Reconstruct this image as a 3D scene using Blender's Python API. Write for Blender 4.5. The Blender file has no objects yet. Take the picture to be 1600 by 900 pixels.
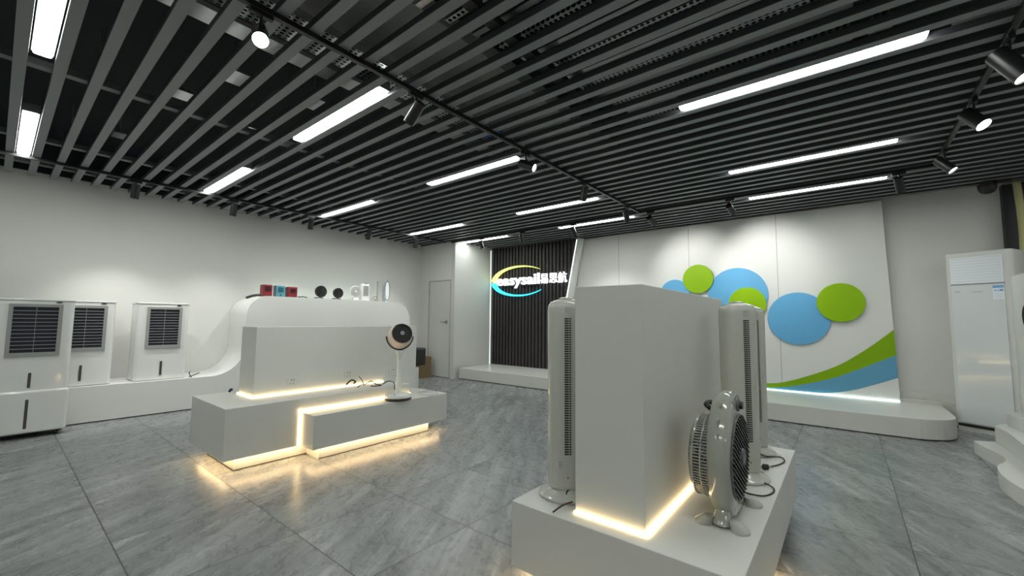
import bpy, bmesh, math, random
from mathutils import Matrix, Vector
random.seed(7)
C = bpy.context.scene.collection
S = bpy.context.scene
PI = math.pi

# ---------------------------------------------------------------- camera, world, exposure
CAM_YAW, CAM_PITCH, CAM_ROLL = 0.67588, 0.07771, 0.00936
cam_d = bpy.data.cameras.new('camera'); cam = bpy.data.objects.new('camera', cam_d); C.objects.link(cam)
cam_d.sensor_width = 36; cam_d.lens = 14.5896; cam_d.clip_start = 0.05; cam_d.clip_end = 100
cy, sy, cp, sp = math.cos(CAM_YAW), math.sin(CAM_YAW), math.cos(CAM_PITCH), math.sin(CAM_PITCH)
f_ = Vector((-sy*cp, cy*cp, sp)); r_ = Vector((cy, sy, 0)); u_ = r_.cross(f_)
cr, sr = math.cos(CAM_ROLL), math.sin(CAM_ROLL)
r2 = cr*r_ + sr*u_; u2 = -sr*r_ + cr*u_
M = Matrix((r2, u2, -f_)).transposed().to_4x4(); M.translation = Vector((0, 0, 1.3))
cam.matrix_world = M
S.camera = cam
w = bpy.data.worlds.new('world'); S.world = w; w.use_nodes = True
w.node_tree.nodes['Background'].inputs[0].default_value = (0.5, 0.6, 0.7, 1)
w.node_tree.nodes['Background'].inputs[1].default_value = 0.02
S.view_settings.view_transform = 'Standard'; S.view_settings.look = 'None'
S.view_settings.gamma = 1; S.view_settings.use_curve_mapping = False
S.view_settings.exposure = 1.0
LAMP = 15.0        # linear ceiling lamps
STRIP = 3.8       # warm led strips on the podiums
UNDER = 14.0       # warm led strips under the podiums
SPOT_W = 22.0      # wall spots, watt

# ---------------------------------------------------------------- materials
def mat(name, col, rough=.5, metal=0, coat=0, bump=0, bscale=200, var=0, vscale=3, trans=0, emit=None, es=0, spec=.5):
    m = bpy.data.materials.new(name); m.use_nodes = True; nt = m.node_tree; b = nt.nodes['Principled BSDF']
    b.inputs['Base Color'].default_value = (*col, 1); b.inputs['Roughness'].default_value = rough
    b.inputs['Metallic'].default_value = metal; b.inputs['Coat Weight'].default_value = coat
    b.inputs['Coat Roughness'].default_value = .04; b.inputs['Specular IOR Level'].default_value = spec
    b.inputs['Transmission Weight'].default_value = trans
    if emit: b.inputs['Emission Color'].default_value = (*emit, 1); b.inputs['Emission Strength'].default_value = es
    tc = nt.nodes.new('ShaderNodeTexCoord')
    if bump:
        n = nt.nodes.new('ShaderNodeTexNoise'); n.inputs['Scale'].default_value = bscale
        bp = nt.nodes.new('ShaderNodeBump'); bp.inputs['Strength'].default_value = bump; bp.inputs['Distance'].default_value = .002
        nt.links.new(tc.outputs['Object'], n.inputs['Vector']); nt.links.new(n.outputs[0], bp.inputs['Height']); nt.links.new(bp.outputs[0], b.inputs['Normal'])
    if var:
        n = nt.nodes.new('ShaderNodeTexNoise'); n.inputs['Scale'].default_value = vscale; n.inputs['Detail'].default_value = 4
        mx = nt.nodes.new('ShaderNodeMix'); mx.data_type = 'RGBA'
        mx.inputs[6].default_value = (*[c*(1-var) for c in col], 1); mx.inputs[7].default_value = (*[min(1, c*(1+var)) for c in col], 1)
        nt.links.new(tc.outputs['Object'], n.inputs['Vector']); nt.links.new(n.outputs[0], mx.inputs[0]); nt.links.new(mx.outputs[2], b.inputs['Base Color'])
    return m

def floor_mat():
    m = bpy.data.materials.new('marble_tile'); m.use_nodes = True; nt = m.node_tree; L = nt.links; b = nt.nodes['Principled BSDF']
    N = lambda t: nt.nodes.new(t)
    geo = N('ShaderNodeNewGeometry'); sep = N('ShaderNodeSeparateXYZ'); L.new(geo.outputs['Position'], sep.inputs[0])
    def mth(op, a, bb=None, c=None):
        n = N('ShaderNodeMath'); n.operation = op
        for i, v in enumerate((a, bb, c)):
            if v is None: continue
            if isinstance(v, (int, float)): n.inputs[i].default_value = v
            else: L.new(v, n.inputs[i])
        return n.outputs[0]
    P = .7235
    ux = mth('DIVIDE', mth('SUBTRACT', sep.outputs[0], .248), P); uy = mth('DIVIDE', mth('SUBTRACT', sep.outputs[1], .512), P)
    fx = mth('FRACT', ux); fy = mth('FRACT', uy); ix = mth('FLOOR', ux); iy = mth('FLOOR', uy)
    g = .0045
    dx = mth('MINIMUM', fx, mth('SUBTRACT', 1, fx)); dy = mth('MINIMUM', fy, mth('SUBTRACT', 1, fy))
    d = mth('MINIMUM', dx, dy); grout = mth('LESS_THAN', d, g)
    # a random offset per tile
    cmb = N('ShaderNodeCombineXYZ'); L.new(ix, cmb.inputs[0]); L.new(iy, cmb.inputs[1])
    wn = N('ShaderNodeTexWhiteNoise'); wn.noise_dimensions = '3D'; L.new(cmb.outputs[0], wn.inputs['Vector'])
    off = N('ShaderNodeVectorMath'); off.operation = 'SCALE'; off.inputs['Scale'].default_value = 7; L.new(wn.outputs['Color'], off.inputs[0])
    add = N('ShaderNodeVectorMath'); L.new(geo.outputs['Position'], add.inputs[0]); L.new(off.outputs[0], add.inputs[1])
    def streak(rot, sc, scale, detail, rough, dist):
        m0 = N('ShaderNodeMapping'); m0.inputs['Rotation'].default_value = (0, 0, rot); L.new(add.outputs[0], m0.inputs[0])
        mp = N('ShaderNodeMapping'); mp.inputs['Scale'].default_value = sc; L.new(m0.outputs[0], mp.inputs[0]); n = N('ShaderNodeTexNoise'); n.inputs['Scale'].default_value = scale
        n.inputs['Detail'].default_value = detail; n.inputs['Roughness'].default_value = rough; n.inputs['Distortion'].default_value = dist
        L.new(mp.outputs[0], n.inputs['Vector']); return n.outputs[0]
    a = math.radians(-122)    # streaks run away from the camera, across the tiles
    s1 = streak(a, (.32, 4.5, 1), 2.4, 8, .6, .35); s2 = streak(a+.1, (.5, 7, 1), 6.5, 6, .62, .25); s3 = streak(a-.3, (1, 1.6, 1), 9, 8, .7, 1.0)
    v = mth('ADD', mth('MULTIPLY', s1, .52), mth('ADD', mth('MULTIPLY', s2, .34), mth('MULTIPLY', s3, .14)))
    ramp = N('ShaderNodeValToRGB'); L.new(v, ramp.inputs[0]); e = ramp.color_ramp.elements
    e[0].position = .36; e[0].color = (.115, .122, .128, 1); e[1].position = .63; e[1].color = (.37, .385, .39, 1)
    x = e.new(.48); x.color = (.19, .202, .207, 1); x = e.new(.53); x.color = (.24, .253, .257, 1)
    # fine pale veins
    vn = streak(a-.12, (1, 2.6, 1), 1.6, 5, .5, 1.6); vv = mth('ABSOLUTE', mth('SUBTRACT', vn, .5)); vein = mth('MULTIPLY', mth('LESS_THAN', vv, .004), .35)
    mx = N('ShaderNodeMix'); mx.data_type = 'RGBA'; L.new(vein, mx.inputs[0]); L.new(ramp.outputs[0], mx.inputs[6]); mx.inputs[7].default_value = (.4, .41, .42, 1)
    tone = mth('ADD', .92, mth('MULTIPLY', wn.outputs['Value'], .16)); hs = N('ShaderNodeHueSaturation'); L.new(tone, hs.inputs['Value']); L.new(mx.outputs[2], hs.inputs['Color'])
    m2 = N('ShaderNodeMix'); m2.data_type = 'RGBA'; L.new(grout, m2.inputs[0]); L.new(hs.outputs[0], m2.inputs[6]); m2.inputs[7].default_value = (.045, .047, .05, 1)
    L.new(m2.outputs[2], b.inputs['Base Color'])
    L.new(mth('ADD', mth('ADD', .2, mth('MULTIPLY', s3, .16)), mth('MULTIPLY', grout, .4)), b.inputs['Roughness'])
    bp = N('ShaderNodeBump'); bp.inputs['Strength'].default_value = .12; bp.inputs['Distance'].default_value = .004
    L.new(mth('SUBTRACT', v, mth('MULTIPLY', grout, .6)), bp.inputs['Height']); L.new(bp.outputs[0], b.inputs['Normal'])
    b.inputs['Specular IOR Level'].default_value = .45
    return m

def perforated(name, col):
    m = mat(name, col, .32, 1); nt = m.node_tree; L = nt.links; b = nt.nodes['Principled BSDF']
    geo = nt.nodes.new('ShaderNodeNewGeometry'); mp = nt.nodes.new('ShaderNodeMapping'); mp.inputs['Scale'].default_value = (1, 1, 0)
    L.new(geo.outputs['Position'], mp.inputs[0])
    vo = nt.nodes.new('ShaderNodeTexVoronoi'); vo.inputs['Scale'].default_value = 26; vo.inputs['Randomness'].default_value = 0
    L.new(mp.outputs[0], vo.inputs['Vector'])
    lt = nt.nodes.new('ShaderNodeMath'); lt.operation = 'LESS_THAN'; lt.inputs[1].default_value = .33; L.new(vo.outputs['Distance'], lt.inputs[0])
    mx = nt.nodes.new('ShaderNodeMix'); mx.data_type = 'RGBA'; mx.inputs[6].default_value = (*col, 1); mx.inputs[7].default_value = (.01, .01, .01, 1)
    L.new(lt.outputs[0], mx.inputs[0]); L.new(mx.outputs[2], b.inputs['Base Color'])
    return m

W_WALL = mat('white_paint', (.66, .665, .64), .6, bump=.15, bscale=150)
W_PANEL = mat('feature_white', (.66, .67, .65), .5)
W_POD = mat('podium_laminate', (.60, .61, .585), .42)
W_SHELF = mat('shelf_white', (.72, .73, .71), .38)
W_STAGE = mat('stage_white', (.62, .63, .60), .3)
FLOOR = floor_mat()
SOFFIT = mat('black_soffit', (.012, .014, .02), .8, bump=.3, bscale=20)
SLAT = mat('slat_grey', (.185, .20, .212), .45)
SLAT_SIDE = mat('slat_side_dark', (.05, .053, .06), .5)   # side and top faces of the slats, darker than the underside
SLATBEAM = mat('carrier_grey', (.15, .16, .17), .5)
CARB = mat('carrier_black', (.012, .012, .015), .5)
BLACK = mat('satin_black', (.012, .012, .013), .35)
BLACKM = mat('matte_black_plastic', (.018, .018, .02), .55)
WOOD = mat('dark_brown_wood', (.034, .029, .030), .5, var=.3, vscale=8)
STEEL = perforated('perforated_steel', (.62, .64, .65))
STEELP = mat('galvanised_steel', (.6, .62, .63), .3, 1)
DUCT = mat('duct_grey', (.32, .33, .325), .6)
BLUECOIL = mat('blue_label', (.02, .15, .6), .5)
DOORM = mat('door_grey_white', (.60, .605, .58), .5)
CHROME = mat('brushed_metal', (.45, .45, .44), .3, 1)
LINE = mat('joint_grey', (.22, .225, .22), .6)
DARKJ = mat('joint_dark', (.03, .028, .026), .6)
GLOSS = mat('glossy_white_plastic', (.74, .755, .74), .16, coat=.5)
GLOSSF = mat('fan_white_plastic', (.48, .49, .445), .2, coat=.4)
ACW = mat('air_conditioner_white', (.62, .63, .60), .25, coat=.3)
GREY = mat('grey_plastic', (.26, .27, .265), .4)
FRAMEG = mat('grille_frame_grey', (.30, .31, .30), .4)
LGREY = mat('light_grey_plastic', (.42, .43, .42), .4)
COIL = mat('dark_cooling_pad', (.018, .018, .03), .8, bump=1, bscale=60)
LOUV = mat('louvre_grey', (.30, .31, .31), .35)
SLOT = mat('smoked_window', (.07, .065, .06), .25)
RED = mat('red_plastic', (.20, .014, .02), .4)
REDD = mat('dark_red_mesh', (.05, .008, .01), .6)
BLUE = mat('teal_blue_plastic', (.09, .27, .33), .4)
BLUED = mat('dark_teal_mesh', (.03, .14, .19), .6)
GREEN_D = mat('lime_green_lacquer', (.25, .46, .001), .5, spec=.25)
BLUE_D = mat('sky_blue_lacquer', (.12, .38, .65), .5, spec=.25)
SWG = mat('lime_green_print', (.20, .38, .001), .5, spec=.25)
SWB = mat('sky_blue_print', (.10, .31, .48), .45)
CARD = mat('brown_cardboard', (.17, .12, .06), .8)
PINK = mat('blush_plastic', (.70, .58, .52), .25, coat=.3)
BRONZE = mat('bronze_trim', (.075, .055, .045), .35, .4)
HOSE = mat('yellowed_hose_insulation', (.42, .40, .20), .8, bump=.6, bscale=40)
LAMPM = mat('lamp_diffuser', (.9, .9, .9), .5, emit=(.965, 1.0, .94), es=LAMP)
LENS = mat('spot_lens', (.9, .9, .9), .5, emit=(1, 1, .93), es=22)
LENSD = mat('dim_lens_and_highlight', (.9, .9, .9), .5, emit=(1, 1, .95), es=4)
REFL = mat('spot_reflector', (.8, .8, .8), .15, 1)
STRIPM = mat('warm_led_strip', (.9, .85, .7), .5, emit=(1.0, .70, .33), es=STRIP)
UNDERM = mat('warm_led_under', (.9, .85, .7), .5, emit=(1.0, .68, .34), es=UNDER)
STAGELED = mat('cool_led_strip', (.8, .9, .85), .5, emit=(.78, 1.0, .92), es=2.2)
NICHELED = mat('niche_led', (.8, .9, .85), .5, emit=(.86, 1.0, .93), es=.7)
SIGNW = mat('sign_white', (.9, .9, .9), .4, emit=(.93, .96, 1.0), es=1.1)
SIGNY = mat('sign_yellow', (.8, .9, .2), .4, emit=(.80, .92, .20), es=.75)
SIGNC = mat('sign_cyan', (.1, .8, .9), .4, emit=(.02, .62, .80), es=.85)
LABELW = mat('sticker_white', (.75, .8, .85), .4)
LABELB = mat('sticker_blue', (.15, .35, .65), .4)

# ---------------------------------------------------------------- mesh helpers
class MB:
    def __init__(s): s.b = bmesh.new()
    def box(s, x0, y0, z0, x1, y1, z1, M=None):
        r = bmesh.ops.create_cube(s.b, size=1)
        T = Matrix.Translation(((x0+x1)/2, (y0+y1)/2, (z0+z1)/2)) @ Matrix.Diagonal((abs(x1-x0), abs(y1-y0), abs(z1-z0), 1))
        bmesh.ops.transform(s.b, matrix=(M @ T if M else T), verts=r['verts']); return s
    def cyl(s, p, q, r1, r2=None, n=24, caps=True):
        p, q = Vector(p), Vector(q); d = q-p; r2 = r1 if r2 is None else r2
        r = bmesh.ops.create_cone(s.b, cap_ends=caps, segments=n, radius1=r1, radius2=r2, depth=d.length)
        bmesh.ops.transform(s.b, matrix=Matrix.Translation((p+q)/2) @ d.to_track_quat('Z', 'Y').to_matrix().to_4x4(), verts=r['verts']); return s
    def loft(s, rings, close=True, cap=True):
        vs = [[s.b.verts.new(p) for p in r] for r in rings]; n = len(vs[0])
        for a, b in zip(vs, vs[1:]):
            for i in range(n if close else n-1):
                s.b.faces.new((a[i], a[(i+1) % n], b[(i+1) % n], b[i]))
        if cap: s.b.faces.new(list(reversed(vs[0]))); s.b.faces.new(vs[-1])
        return s
    def prism(s, pts, fn, a, b):   # outline pts (u,v), fn(u,v,t)->xyz, from t=a to t=b
        return s.loft([[fn(u, v, a) for u, v in pts], [fn(u, v, b) for u, v in pts]])
    def tube(s, pts, r, n=8):
        pts = [Vector(p) for p in pts]; rings = []; up = Vector((0, 0, 1))
        for i, p in enumerate(pts):
            d = (pts[min(i+1, len(pts)-1)] - pts[max(i-1, 0)]).normalized()
            a = d.cross(up if abs(d.z) < .9 else Vector((1, 0, 0))).normalized(); b = d.cross(a)
            rr = r[i] if isinstance(r, (list, tuple)) else r
            rings.append([p + rr*(math.cos(2*PI*k/n)*a + math.sin(2*PI*k/n)*b) for k in range(n)])
        return s.loft(rings)
    def xf(s, M): bmesh.ops.transform(s.b, matrix=M, verts=s.b.verts[:]); return s
    def build(s, name, m, parent=None, bevel=0, smooth=False, seg=3, loc=None):
        bmesh.ops.recalc_face_normals(s.b, faces=s.b.faces[:])
        me = bpy.data.meshes.new(name); s.b.to_mesh(me); s.b.free(); me.materials.append(m)
        if smooth:
            me.shade_smooth() if hasattr(me, 'shade_smooth') else None
            try: me.set_sharp_from_angle(angle=math.radians(40))
            except Exception: pass
        o = bpy.data.objects.new(name, me); C.objects.link(o)
        if bevel:
            b = o.modifiers.new('bevel', 'BEVEL'); b.width = bevel; b.segments = seg; b.limit_method = 'ANGLE'; b.angle_limit = math.radians(50)
        if parent: o.parent = parent
        if loc: o.location = loc
        return o
def smoothpath(pts, k=6):
    P = [Vector(p) for p in pts]; out = []
    for i in range(len(P)-1):
        a, b, c, d = P[max(i-1, 0)], P[i], P[i+1], P[min(i+2, len(P)-1)]
        for j in range(k):
            t = j/k; out.append(.5*((2*b)+(-a+c)*t+(2*a-5*b+4*c-d)*t*t+(-a+3*b-3*c+d)*t**3))
    out.append(P[-1]); return out
def rrect(x0, y0, x1, y1, r, n=6):
    out = []
    for cx, cyy, a0 in ((x1-r, y1-r, 0), (x0+r, y1-r, 90), (x0+r, y0+r, 180), (x1-r, y0+r, 270)):
        for k in range(n+1):
            a = math.radians(a0+90*k/n); out.append((cx+r*math.cos(a), cyy+r*math.sin(a)))
    return out
def thing(name, label, cat, loc=(0, 0, 0), rz=0, group=None):
    o = bpy.data.objects.new(name, None); o.empty_display_size = .1; C.objects.link(o)
    o.location = loc; o.rotation_euler = (0, 0, rz); o['label'] = label; o['category'] = cat
    if group: o['group'] = group
    return o
def tag(o, label, cat, group=None, kind=None):
    o['label'] = label; o['category'] = cat
    if group: o['group'] = group
    if kind: o['kind'] = kind
    return o
def structure(o, label=None, cat=None):
    o['kind'] = 'structure'
    if label: o['label'] = label; o['category'] = cat
    return o
def dup(root, loc=None, rz=None, label=None, group=None, rot=None):
    r = root.copy(); C.objects.link(r)
    if loc is not None: r.location = loc
    if rz is not None: r.rotation_euler = (0, 0, rz)
    if label: r['label'] = label
    if group: r['group'] = group
    for ch in [o for o in bpy.data.objects if o.parent == root]:
        c = ch.copy(); C.objects.link(c); c.parent = r
        for g in [o for o in bpy.data.objects if o.parent == ch]:
            d = g.copy(); C.objects.link(d); d.parent = c
    return r
ORD = ['first', 'second', 'third', 'fourth', 'fifth', 'sixth', 'seventh', 'eighth', 'ninth', 'tenth', 'eleventh', 'twelfth', 'thirteenth', 'fourteenth', 'fifteenth', 'sixteenth', 'seventeenth', 'eighteenth', 'nineteenth', 'twentieth']
def ordinal(n):
    if n <= 20: return ORD[n-1]
    t = {2: 'twenty', 3: 'thirty', 4: 'forty', 5: 'fifty'}[n//10]
    return (t[:-1]+'ieth') if n % 10 == 0 else t+'-'+ORD[n % 10-1]

# ---------------------------------------------------------------- room shell
XL, XR, YF, YB, ZS, ZT = -8.03, 5.0, -3.0, 8.02, 3.07, 3.62
structure(MB().box(XL-.3, YF-.3, -.2, XR+.3, YB+.3, 0).build('floor', FLOOR), 'grey marble tiled floor of the showroom', 'floor')
structure(MB().box(XL-.3, YF-.3, ZT, XR+.3, YB+.3, ZT+.2).build('ceiling', SOFFIT), 'black open ceiling above the slats', 'ceiling')
structure(MB().box(XL-.15, YF-.15, 0, XL, 6.5, ZT).build('wall_left', W_WALL), 'long white wall behind the air coolers', 'wall')
UP = mat('black_painted_upper_wall', (.014, .016, .022), .8)
structure(MB().box(XL, YF, 3.14, XL+.01, 6.44, ZT).box(XL, 6.43, 3.14, -6.83, 6.44, ZT).box(-6.83, 7.765, 3.071, XR, 7.775, ZT).build('trim_2', UP), 'black painted band of wall above the slats', 'trim')
structure(MB().box(XL-.15, YF-.15, 0, XR+.15, YF, ZT).build('wall_front', W_WALL), 'white wall behind the camera', 'wall')
structure(MB().box(XR, YF, 0, XR+.15, YB, ZT).build('wall_right', W_WALL), 'white wall on the right side', 'wall')
# back wall with the door opening
DX0, DX1, DZ = -7.70, -6.965, 2.20
b = MB().box(XL, 6.46, 0, DX0, 6.58, ZT).box(DX1, 6.46, 0, -6.93, 6.58, ZT).box(DX0, 6.46, DZ, DX1, 6.58, ZT)
structure(b.build('wall_back', W_WALL), 'white back wall around the plain door', 'wall')
structure(MB().box(-6.93, 6.46, 0, -6.83, YB, ZT).build('wall_niche', W_WALL), 'pale return wall beside the dark slatted wall', 'wall')
structure(MB().box(-6.95, YB, 0, XR+.15, YB+.15, ZT).build('wall_far', W_WALL), 'white wall behind the stage at right', 'wall')
# flush door
d = structure(MB().box(DX0+.006, 6.468, .008, DX1-.006, 6.51, DZ-.006).build('door_1', DOORM, bevel=.003), 'plain white flush door in the back corner', 'door')
MB().box(DX0-.012, 6.452, 0, DX0+.004, 6.49, DZ+.012).box(DX1-.004, 6.452, 0, DX1+.012, 6.49, DZ+.012).box(DX0, 6.452, DZ-.004, DX1, 6.49, DZ+.012).build('door_frame', LGREY, d)
MB().box(-7.12, 6.455, 1.21, -7.06, 6.468, 1.29).cyl((-7.09, 6.46, 1.25), (-7.09, 6.41, 1.25), .011).cyl((-7.085, 6.415, 1.25), (-7.235, 6.415, 1.25), .011).build('door_handle', CHROME, d)
MB().cyl((-7.703, 6.447, 1.92), (-7.703, 6.447, 2.02), .008).cyl((-7.703, 6.447, .3), (-7.703, 6.447, .4), .008).build('hinge', CHROME, d)
# left corner pier line and low trims
structure(MB().box(-6.935, 6.45, 0, -6.83, 6.4598, 3.14).build('trim_1', DOORM), 'narrow white corner trim beside the stage', 'trim')
b = MB().box(.50, 7.90, .23, 1.62, YB, .285).box(.955, 7.90, 0, 1.60, YB, .23).box(.50, 7.985, .285, 1.62, YB, .375)
structure(b.build('baseboard_back', W_STAGE, bevel=.004), 'white stepped skirting behind the stage end', 'skirting')

# ---------------------------------------------------------------- stage
def arc(cx, cyy, r, a0, a1, n=10): return [(cx+r*math.cos(math.radians(a0+(a1-a0)*k/n)), cyy+r*math.sin(math.radians(a0+(a1-a0)*k/n))) for k in range(n+1)]
pts = [(-6.825, 7.985), (-6.825, 7.5), (-6.725, 6.54), (.2, 6.58)] + arc(.52, 7.03, .43, -85, 0, 12) + [(.95, 7.985)]
st = thing('stage_platform', 'long low white stage under the dark slatted wall and the dotted panel', 'platform')
MB().prism(pts, lambda u, v, t: (u, v, t), .012, .235).build('stage_deck', W_STAGE, st, bevel=.006)
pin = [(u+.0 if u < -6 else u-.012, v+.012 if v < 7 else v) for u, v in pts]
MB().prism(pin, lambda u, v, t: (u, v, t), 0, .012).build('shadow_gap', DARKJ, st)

# dark slatted wall
def edge_z(x): return min(3.02, max(.2355, .24+(x+5.02)/.58*2.82))   # the slanted white edge cuts the slats
b = MB().prism([(-6.83, .2355), (-5.02, .2355), (-4.44, 3.07), (-6.83, 3.07)], lambda u, v, t: (u, t, v), 7.74, 7.80)
x = -6.815
while x < -4.50:
    za, zb_ = edge_z(x), edge_z(x+.052)
    if za < 2.9: b.prism([(x, za), (x+.052, zb_), (x+.052, 3.07), (x, 3.07)], lambda u, v, t: (u, t, v), 7.705, 7.742)
    x += .095
sw = b.build('slatted_wall_panel', WOOD); tag(sw, 'dark brown ribbed wood wall carrying the glowing sign', 'wall panel')
nl = MB().box(-6.8295, 7.66, .236, -6.82, 7.67, 3.03).build('corner_light_strip', NICHELED); tag(nl, 'thin white vertical light strip in the corner left of the slatted wall', 'light strip')

# feature panel, slanted left edge
FP = 7.85
out = [(-4.96, .2355), (.545, .2355), (.475, 3.06), (-4.38, 3.06)]
fp = thing('feature_panel', 'large white wall panel with coloured discs and swooshes', 'wall panel')
MB().prism(out, lambda u, v, t: (u, t, v), FP, YB-.01).build('panel_board', W_PANEL, fp, bevel=.004)
for x0, z0 in ((-2.176, 3.05), (-.819, 3.05), (-3.53, 3.05)):
    MB().box(x0-.003, FP-.0015, .25, x0+.003, FP+.004, z0).build('panel_joint', LINE, fp)
# rounded slanted edge tube with its light
MB().tube([(-4.925, FP-.085, .24), (-4.345, FP-.085, 3.06)], .075, 24).build('slanted_edge', W_PANEL, fp, smooth=True)
MB().tube([(-4.997, FP-.135, .24), (-4.417, FP-.135, 3.04)], .011, 8).build('edge_light', NICHELED, fp)
sl = MB().box(-4.85, 7.83, .2355, .54, 7.849, .246).build('stage_light_strip', STAGELED); tag(sl, 'greenish white light strip along the foot of the dotted panel', 'light strip')

def clipx(pts): return [(min(x, .5475), z) for x, z in pts]
def curve_pts(P, n=8): return [(p.x, p.y) for p in smoothpath([(x, z, 0) for x, z in P], n)]
up = curve_pts([(-2.4, .30), (-1.6, .285), (-1.06, .325), (-.75, .385), (-.184, .638), (.192, .912), (.515, 1.215)])
mid = curve_pts([(-2.4, .285), (-1.6, .255), (-1.06, .262), (-.669, .325), (-.189, .485), (.181, .675), (.529, .869)])
low = curve_pts([(-2.4, .275), (-1.6, .25), (-1.06, .25), (-.55, .252), (-.274, .262), (.025, .333), (.309, .453), (.5345, .560)])
def at_x(P, x):
    for p, q in zip(P, P[1:]):
        if p[0] <= x <= q[0]: return (x, p[1]+(q[1]-p[1])*(x-p[0])/(q[0]-p[0]))
    p, q = P[-2:]; return (x, p[1]+(q[1]-p[1])*(x-p[0])/(q[0]-p[0]))
def ribbon(a, b2, name, m, label):
    def edge(z): return .545-.07*(z-.235)/2.825-.001
    xs = [-2.39+(.40+2.39)*k/60 for k in range(61)]; a0, b0 = a, b2
    def end(P):
        x = .5
        for _ in range(20): x = edge(at_x(P, x)[1])
        return at_x(P, x)
    a = [at_x(a0, x) for x in xs]+[end(a0)]; b2 = [at_x(b0, x) for x in xs]+[end(b0)]
    bb = MB()
    bb.loft([[(p[0], FP-.004, p[1]), (q[0], FP-.004, q[1]), (q[0], FP+.002, q[1]), (p[0], FP+.002, p[1])] for p, q in zip(a, b2)])
    o = bb.build(name, m, fp); o['label'] = label
ribbon(mid, up, 'green_swoosh', SWG, 'lime green curved band')
ribbon(low, mid, 'blue_swoosh', SWB, 'sky blue curved band')
def disc(x, z, r, off, m, label):
    y1 = FP-off; o = MB().cyl((0, 0, 0), (0, -.022, 0), r, n=96).cyl((0, off, 0), (0, 0, 0), min(r*.35, .08), n=24).build('wall_disc', m, loc=(x, y1, z), bevel=.003, smooth=True)
    tag(o, label, 'wall decoration', 'coloured discs on the white feature panel')
disc(-2.43, 1.81, .265, .008, BLUE_D, 'small sky blue wall disc half hidden behind the tall white block, leftmost of the discs')
disc(-2.02, 2.065, .255, .035, GREEN_D, 'lime green wall disc, highest and leftmost of the green ones')
disc(-1.41, 1.765, .455, .008, BLUE_D, 'biggest sky blue wall disc between two green discs')
disc(-1.26, 1.605, .275, .035, GREEN_D, 'lime green wall disc overlapping the biggest blue disc, behind the tower fan')
disc(-.572, 1.37, .405, .008, BLUE_D, 'large sky blue wall disc, lowest and rightmost of the blue ones')
disc(-.045, 1.607, .285, .035, GREEN_D, 'dark lime green wall disc at far right, overlapping a blue one')

# ---------------------------------------------------------------- glowing sign
sg = thing('logo_sign', 'glowing sign reading easysail with a yellow and cyan ring on the dark slatted wall', 'sign', (0, 0, 0))
SY = 7.66
def text_part(body, name, x0, x1, z0, z1, bold=.02):
    cu = bpy.data.curves.new('t', 'FONT'); cu.body = body; cu.offset = bold; cu.extrude = .0; cu.size = 1; cu.resolution_u = 3
    o = bpy.data.objects.new('t', cu); C.objects.link(o); bpy.context.view_layer.update()
    me = bpy.data.meshes.new_from_object(o.evaluated_get(bpy.context.evaluated_depsgraph_get()))
    bpy.data.objects.remove(o); bm = bmesh.new(); bm.from_mesh(me)
    bmesh.ops.remove_doubles(bm, verts=bm.verts, dist=1e-5)
    r = bmesh.ops.extrude_face_region(bm, geom=bm.faces[:]); vs = [v for v in r['geom'] if isinstance(v, bmesh.types.BMVert)]
    bmesh.ops.translate(bm, verts=vs, vec=(0, 0, 1))
    xs = [v.co.x for v in bm.verts]; ys = [v.co.y for v in bm.verts]
    ax, bx, ay, by = min(xs), max(xs), min(ys), max(ys)
    for v in bm.verts:
        u, vv, t = (v.co.x-ax)/(bx-ax), (v.co.y-ay)/(by-ay), v.co.z
        v.co = Vector((x0+(x1-x0)*u, SY-.03*t, z0+(z1-z0)*vv))
    bmesh.ops.recalc_face_normals(bm, faces=bm.faces[:]); m2 = bpy.data.meshes.new(name); bm.to_mesh(m2); bm.free(); m2.materials.append(SIGNW)
    p = bpy.data.objects.new(name, m2); C.objects.link(p); p.parent = sg; return p
text_part('easysail', 'latin_lettering', -6.60, -5.34, 2.055, 2.375)
text_part('易思航', 'chinese_lettering', -5.315, -4.625, 2.125, 2.36, .004)
def crescent(a0, a1, name, m, sgn):
    cx, cz = -5.94, 2.22; A = []; B = []; n = 30
    for k in range(n+1):
        t = k/n; a = math.radians(a0+(a1-a0)*t)
        wdt = .115*(1-t)**.75+.004
        ca, sa = math.cos(a), math.sin(a)
        A.append((cx+.83*ca, cz+.36*sa)); B.append((cx+(.83-wdt*1.35)*ca, cz+(.36-wdt*.62)*sa))
    MB().loft([[(p[0], SY-.03, p[1]), (q[0], SY-.03, q[1]), (q[0], SY, q[1]), (p[0], SY, p[1])] for p, q in zip(A, B)]).build(name, m, sg)
crescent(178, 42, 'yellow_arc', SIGNY, 1)
crescent(183, 322, 'cyan_arc', SIGNC, -1)
MB().box(-6.72, SY-.02, 2.205, -6.58, SY, 2.222).build('ring_joint', SIGNW, sg)
MB().box(-6.5, SY, 2.10, -5.4, 7.70, 2.13).box(-5.3, SY, 2.20, -4.8, 7.70, 2.22).box(-6.3, SY, 2.5, -6.27, 7.7, 2.53).box(-6.3, SY, 1.90, -6.27, 7.7, 1.93).build('sign_bracket', BLACK, sg)

# ---------------------------------------------------------------- ceiling slats and carriers
PITCH = .1884
ks = list(range(-5, 42)); nsl = len(ks)
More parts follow.
